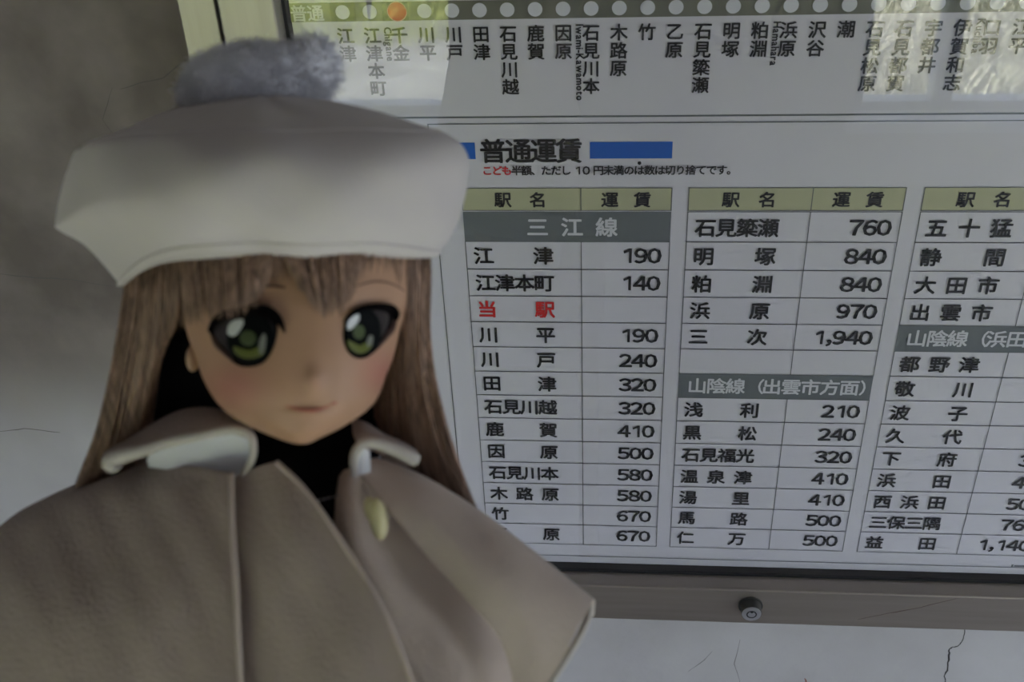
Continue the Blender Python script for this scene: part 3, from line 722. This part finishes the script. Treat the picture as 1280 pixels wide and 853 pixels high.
# cape and coat fronts
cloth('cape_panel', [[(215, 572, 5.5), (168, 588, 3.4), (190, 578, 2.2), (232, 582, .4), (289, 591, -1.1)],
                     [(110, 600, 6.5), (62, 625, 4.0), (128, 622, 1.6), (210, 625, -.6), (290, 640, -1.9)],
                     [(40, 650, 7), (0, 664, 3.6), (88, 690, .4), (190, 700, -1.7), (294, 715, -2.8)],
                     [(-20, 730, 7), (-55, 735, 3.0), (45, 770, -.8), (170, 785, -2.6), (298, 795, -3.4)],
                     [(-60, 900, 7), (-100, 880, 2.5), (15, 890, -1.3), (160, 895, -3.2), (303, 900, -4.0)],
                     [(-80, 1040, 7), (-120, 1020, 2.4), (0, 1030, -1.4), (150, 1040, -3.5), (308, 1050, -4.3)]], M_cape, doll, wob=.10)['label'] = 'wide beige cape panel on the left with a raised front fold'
cloth('front_panel', [[(278, 604, -.6), (304, 592, -1.0), (328, 582, -1.3), (346, 577, -1.5)],
                      [(280, 640, -1.3), (318, 632, -1.8), (354, 624, -2.1), (384, 616, -2.2)],
                      [(284, 715, -2.2), (340, 702, -2.8), (390, 692, -3.1), (434, 688, -3.2)],
                      [(288, 795, -2.8), (360, 790, -3.5), (430, 782, -3.9), (484, 774, -3.9)],
                      [(293, 900, -3.4), (380, 900, -4.1), (460, 890, -4.5), (525, 880, -4.5)],
                      [(298, 1050, -3.7), (400, 1050, -4.4), (490, 1045, -4.8), (562, 1040, -4.8)]], M_cape, doll, wob=.06, thick=.0016)['label'] = 'overlapping beige front edge with a buttonhole'
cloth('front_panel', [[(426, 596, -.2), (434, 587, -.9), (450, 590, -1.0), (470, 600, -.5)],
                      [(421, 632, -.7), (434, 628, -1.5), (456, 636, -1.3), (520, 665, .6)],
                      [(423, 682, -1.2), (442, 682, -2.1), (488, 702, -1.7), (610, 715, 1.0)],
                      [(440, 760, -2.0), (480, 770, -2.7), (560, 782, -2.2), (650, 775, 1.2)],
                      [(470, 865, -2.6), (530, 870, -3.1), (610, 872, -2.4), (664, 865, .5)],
                      [(500, 1050, -2.8), (570, 1050, -3.3), (600, 1050, -3), (640, 1050, -1.8)]], M_cape_lit, doll, wob=.05, thick=.0016)['label'] = 'under front of the beige coat carrying the toggle'
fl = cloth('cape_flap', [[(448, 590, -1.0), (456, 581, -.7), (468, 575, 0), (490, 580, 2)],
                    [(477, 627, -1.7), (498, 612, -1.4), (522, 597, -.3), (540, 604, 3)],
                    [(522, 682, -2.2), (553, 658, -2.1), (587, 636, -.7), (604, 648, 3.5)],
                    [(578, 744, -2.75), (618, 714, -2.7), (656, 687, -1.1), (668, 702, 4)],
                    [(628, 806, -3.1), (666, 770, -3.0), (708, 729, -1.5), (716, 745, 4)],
                    [(652, 905, -3.2), (690, 846, -3.0), (738, 757, -1.7), (742, 770, 4)]], M_cape_lit, doll, wob=.05, thick=.0018)
fl['label'] = 'beige cape flap spread out to a corner on the right'
b = MB(); P = catmull([(738, 757, -1.75), (735, 772, -2.0), (722, 800, -2.5), (692, 848, -3.05), (655, 905, -3.25)], 8)
b.tube([L(*p) for p in P], .0013, 8); b.build('hem_binding', M_trim, fl, True)
b = MB(); P = catmull([(289, 592, -1.2), (290, 640, -2.0), (294, 715, -2.9), (298, 795, -3.5), (303, 900, -4.1)], 8)
b.tube([L(*p) for p in P], .0011, 8); b.build('fold_seam', M_cape_lit, doll, True)  # highlight on the fold, painted with the lightened wool
b = MB(); P = catmull([(346, 578, -1.55), (384, 616, -2.25), (434, 688, -3.25), (484, 774, -3.95), (525, 880, -4.55)], 8)
b.tube([L(*p) for p in P], .0009, 8); b.build('fold_seam', M_cape_lit, doll, True)  # front edge highlight, likewise in the lightened wool
# buttonhole
b = MB(); P = catmull([(334, 655, -2.27), (340, 668, -2.45), (348, 684, -2.67), (358, 704, -2.95)], 8); n = len(P)
b.tube([L(*p) for p in P], [(.15+.85*math.sin(math.pi*i/(n-1)))*.0011 for i in range(n)], 8, flat=.3); bh = b.build('buttonhole', M_slit, doll, True); bh['label'] = 'dark slit buttonhole'
# toggle button on its shank
b = MB(); c = L(473, 649, -2.35); tl = math.radians(8); u_ = ay*math.cos(tl)-ax*math.sin(tl); r_ = ax*math.cos(tl)+ay*math.sin(tl)
b.ball(c, (r_*.0031, az*.0028, u_*.0072), 20, 14); tg = b.build('toggle', M_toggle, doll, True); tg['label'] = 'small ivory oval toggle'
b = MB(); b.ball(L(463, 636, -2.2), (r_*.0022, az*.0022, u_*.0042), 16, 10); b.build('toggle_knot', M_toggle, tg, True)
b = MB(); b.tube([L(455, 606, -1.3), L(460, 622, -1.7), L(465, 640, -1.95)], .0006, 6); b.build('toggle_cord', M_cape, tg, True)
# collar, left wing
cl = cloth('collar', [[(134, 566, 1.8), (165, 550, 1.9), (200, 527, 1.9), (232, 514, 1.8), (270, 514, 1.4), (312, 534, .2)],
                 [(130, 575, 1.0), (165, 562, .8), (205, 543, .6), (245, 530, .2), (285, 530, -.2), (316, 541, -.5)],
                 [(140, 586, .6), (170, 571, .1), (208, 556, -.3), (252, 546, -.7), (290, 540, -1.0), (316, 548, -1.0)]], M_cape, doll, thick=.0022)
cl['label'] = 'left wing of the turned-up collar with a pale lining'
cloth('collar_lining', [[(190, 566, .5), (215, 555, .1), (255, 546, -.4), (292, 541, -.8), (314, 548, -.9)],
                        [(184, 574, .9), (215, 570, .4), (255, 566, 0), (290, 564, -.4), (316, 566, -.8)],
                        [(186, 584, 1.2), (215, 588, .7), (255, 592, .3), (288, 598, -.2), (310, 596, -.7)]], M_lining, cl, thick=.0008, wob=.05)
b = MB(); P = catmull([(146, 584, .5), (139, 577, .3), (150, 570, .2), (180, 563, -.1), (215, 552, -.4), (255, 544, -.9), (292, 537, -1.2), (312, 544, -1.3), (317, 560, -1.3), (314, 578, -1.2), (304, 594, -1.0)], 6); n = len(P)
b.tube([L(*p) for p in P], list(np.interp(np.linspace(0, 1, n), [0, .08, .16, .35, .6, .8, 1], [.0030, .0036, .0030, .0020, .0017, .0014, .0012])), 10); b.build('collar_edge', M_trim, cl, True)
# collar, right wing
cr_ = cloth('collar', [[(440, 528, 1.5), (455, 530, 1.5), (480, 545, 1.5), (505, 556, 1.5), (520, 566, 1.2)],
                 [(443, 548, .2), (455, 545, .2), (478, 552, .2), (502, 564, .2), (518, 572, .2)],
                 [(458, 566, .3), (468, 563, .3), (482, 572, .4), (496, 580, .4), (508, 585, .4)]], M_cape, doll, thick=.0018)
cr_['label'] = 'right wing of the turned-up collar, tip curled outward'
b = MB(); P = catmull([(443, 596, -1.1), (443, 572, -1.2), (452, 556, -1.3), (470, 554, -1.2), (492, 562, -1.0), (512, 571, -.8), (521, 577, -.6)], 6); n = len(P)
b.tube([L(*p) for p in P], list(np.interp(np.linspace(0, 1, n), [0, .2, .5, .85, .95, 1], [.0014, .0018, .0020, .0026, .0026, .0014])), 10); b.build('collar_edge', M_trim, cr_, True)
cloth('collar_lining', [[(446, 562, -1.3), (454, 560, -1.3), (462, 564, -1.2)], [(444, 578, -1.2), (454, 578, -1.2), (463, 580, -1.1)], [(443, 594, -1.1), (454, 594, -1.1), (463, 594, -1.0)]], M_lining, cr_, thick=.0008)

# body below the picture: one skinned figure, coat skirt, shoes
nk = L(378, 560, 1.2); bd = bpy.data.meshes.new('body')
J = {}; C0 = np.array([FOOT[0], FOOT[1], 0])
def q3(x, y, z): return C0+np.array([x, y, z])
pel = q3(0, 0, 1.305); ch = q3(0, .01, 1.40); nb = L(375, 610, 2.0)
V = [pel, ch, nb, nk, q3(-.04, 0, 1.29), q3(-.042, -.004, 1.175), q3(-.04, .004, 1.06), q3(-.042, -.022, 1.053), q3(.04, 0, 1.29), q3(.042, -.004, 1.175), q3(.04, .004, 1.06), q3(.042, -.022, 1.053),
     ch+np.array([-.036, .0, .015]), ch+np.array([-.042, .0, -.03]), ch+np.array([-.040, -.004, -.075]), ch+np.array([.036, .0, .015]), ch+np.array([.042, .0, -.03]), ch+np.array([.040, -.004, -.075])]
Ed = [(0, 1), (1, 2), (2, 3), (0, 4), (4, 5), (5, 6), (6, 7), (0, 8), (8, 9), (9, 10), (10, 11), (2, 12), (12, 13), (13, 14), (2, 15), (15, 16), (16, 17)]
Rd = [.042, .036, .018, .014, .03, .018, .010, .008, .03, .018, .010, .008, .016, .011, .009, .016, .011, .009]
bd.from_pydata([tuple(v-FOOT) for v in V], Ed, []); bo = bpy.data.objects.new('body', bd); COL.objects.link(bo); bo.parent = doll; ORG[bo.name] = tuple(FOOT)
bd.materials.append(M_skinp); sk = bo.modifiers.new('skin', 'SKIN')
for i, r in enumerate(Rd): bd.skin_vertices[0].data[i].radius = (r, r*.85)
bd.skin_vertices[0].data[0].use_root = True
bo.modifiers.new('s', 'SUBSURF').levels = 2; bo.modifiers['s'].render_levels = 2
vs = []; fs = []; N = 48; lev = [(1.44, .058, .045), (1.40, .06, .05), (1.33, .062, .052), (1.25, .08, .07), (1.15, .105, .09)]
for z, rx, ry in lev:
    for j in range(N):
        a = 2*math.pi*j/N; k = 1+.05*math.cos(a*8)*(1.44-z)/.29; vs.append(q3(rx*k*math.cos(a), ry*k*math.sin(a), z))
for i in range(len(lev)-1):
    for j in range(N): fs.append((i*N+j, i*N+(j+1) % N, (i+1)*N+(j+1) % N, (i+1)*N+j))
co = link('coat_skirt', vs, fs, M_cape, doll, True); sd = co.modifiers.new('t', 'SOLIDIFY'); sd.thickness = .0015
for s in (-1, 1):
    b = MB(); c = q3(.041*s, -.012, 1.058); b.ball(c, (np.array([.014, 0, 0]), np.array([0, .028, 0]), np.array([0, 0, .013])), 18, 10); b.build('shoe', M_shoe, doll, True)
# the tall narrow stand that carries it
st = thing('plant_stand', 'tall narrow brown wooden stand carrying the doll', 'stand', (FOOT[0], FOOT[1], 0))
box('tabletop', M_wood, st, FOOT[0]-.11, FOOT[0]+.11, FOOT[1]-.10, FOOT[1]+.10, 1.025, 1.045, bevel=.003)
for sx_ in (-1, 1):
    for sy in (-1, 1):
        box('leg', M_wood, st, FOOT[0]+sx_*.09-.012, FOOT[0]+sx_*.09+.012, FOOT[1]+sy*.08-.012, FOOT[1]+sy*.08+.012, 0, 1.025)
for sy in (-1, 1): box('stretcher', M_wood, st, FOOT[0]-.08, FOOT[0]+.08, FOOT[1]+sy*.08-.008, FOOT[1]+sy*.08+.008, .25, .27)

# ------------------------------------------------------------ outside the windows (seen mirrored in the case glass)
struct(box('ground', M_soil, None, -9, 9, -14, YF-.12, -.12, -.02))
def bush(cx, cy, w, h, d, n, m, lab, seedv, lf=.035, up=False):
    rnd = random.Random(seedv); t = thing('bush' if not up else 'grass_clump', lab, 'bush' if not up else 'grass', (cx, cy, -.02))
    b = MB()
    for k in range(n):
        if up:
            x = cx+rnd.uniform(-w, w); y = cy+rnd.uniform(-d, d); L_ = h*rnd.uniform(.5, 1); a = rnd.uniform(-.9, .9); bb = rnd.uniform(-.5, .5)
            pts = [(x+a*L_*q*q*.8, y+bb*L_*q*q, -.02+L_*q*(1-.35*abs(a)*q)) for q in (0, .25, .5, .75, 1)]
            b.tube(pts, [.005, .005, .004, .003, .001], 3, cap=False)
        else:
            v = np.array([rnd.gauss(0, 1) for _ in range(3)]); v /= np.linalg.norm(v); r = rnd.uniform(.55, 1)**.5
            p = np.array([cx+v[0]*w*r, cy+v[1]*d*r, -.02+h*.5+v[2]*h*.5*r])
            a1 = np.array([rnd.gauss(0, 1) for _ in range(3)]); a1 /= np.linalg.norm(a1); a2 = np.cross(a1, v)+1e-3; a2 /= np.linalg.norm(a2)
            s = lf*rnd.uniform(.6, 1.4); b.add([p-a1*s, p+a2*s*.45, p+a1*s, p-a2*s*.45], [(0, 1, 2, 3)])
    o = b.build('foliage' if not up else 'blades', m, t); o['kind'] = 'stuff'
    if not up:
        q = MB(); q.tube([(cx, cy-.3, -.02), (cx+.05, cy-.2, h*.5)], [.03, .02], 8); q.build('stem', M_wood, t)
bush(-2.6, -6.9, 1.25, 1.45, .7, 3600, M_leaf, 'leafy green bush outside the left window', 21)
bush(.0, -6.6, 1.2, 1.5, .8, 3600, M_leaf, 'leafy green bush outside between the two windows', 22)
bush(2.6, -6.4, 1.25, 1.45, .8, 3600, M_leaf, 'leafy green bush outside the right window', 23)
bush(5.3, -6.6, 1.3, 1.5, .9, 2600, M_leaf, 'leafy green bush outside at the far right end', 24)
bush(-5.3, -6.6, 1.3, 1.5, .9, 2600, M_leaf, 'leafy green bush outside at the far left end', 25)
bush(1.9, -4.1, 1.2, .65, .9, 3000, M_leaf2, 'clump of pale bent grass below the right window', 31, up=True)
bush(-1.6, -4.85, 1.4, .28, .65, 4600, M_leaf3, 'low yellow-green grass below the left window', 32, up=True)
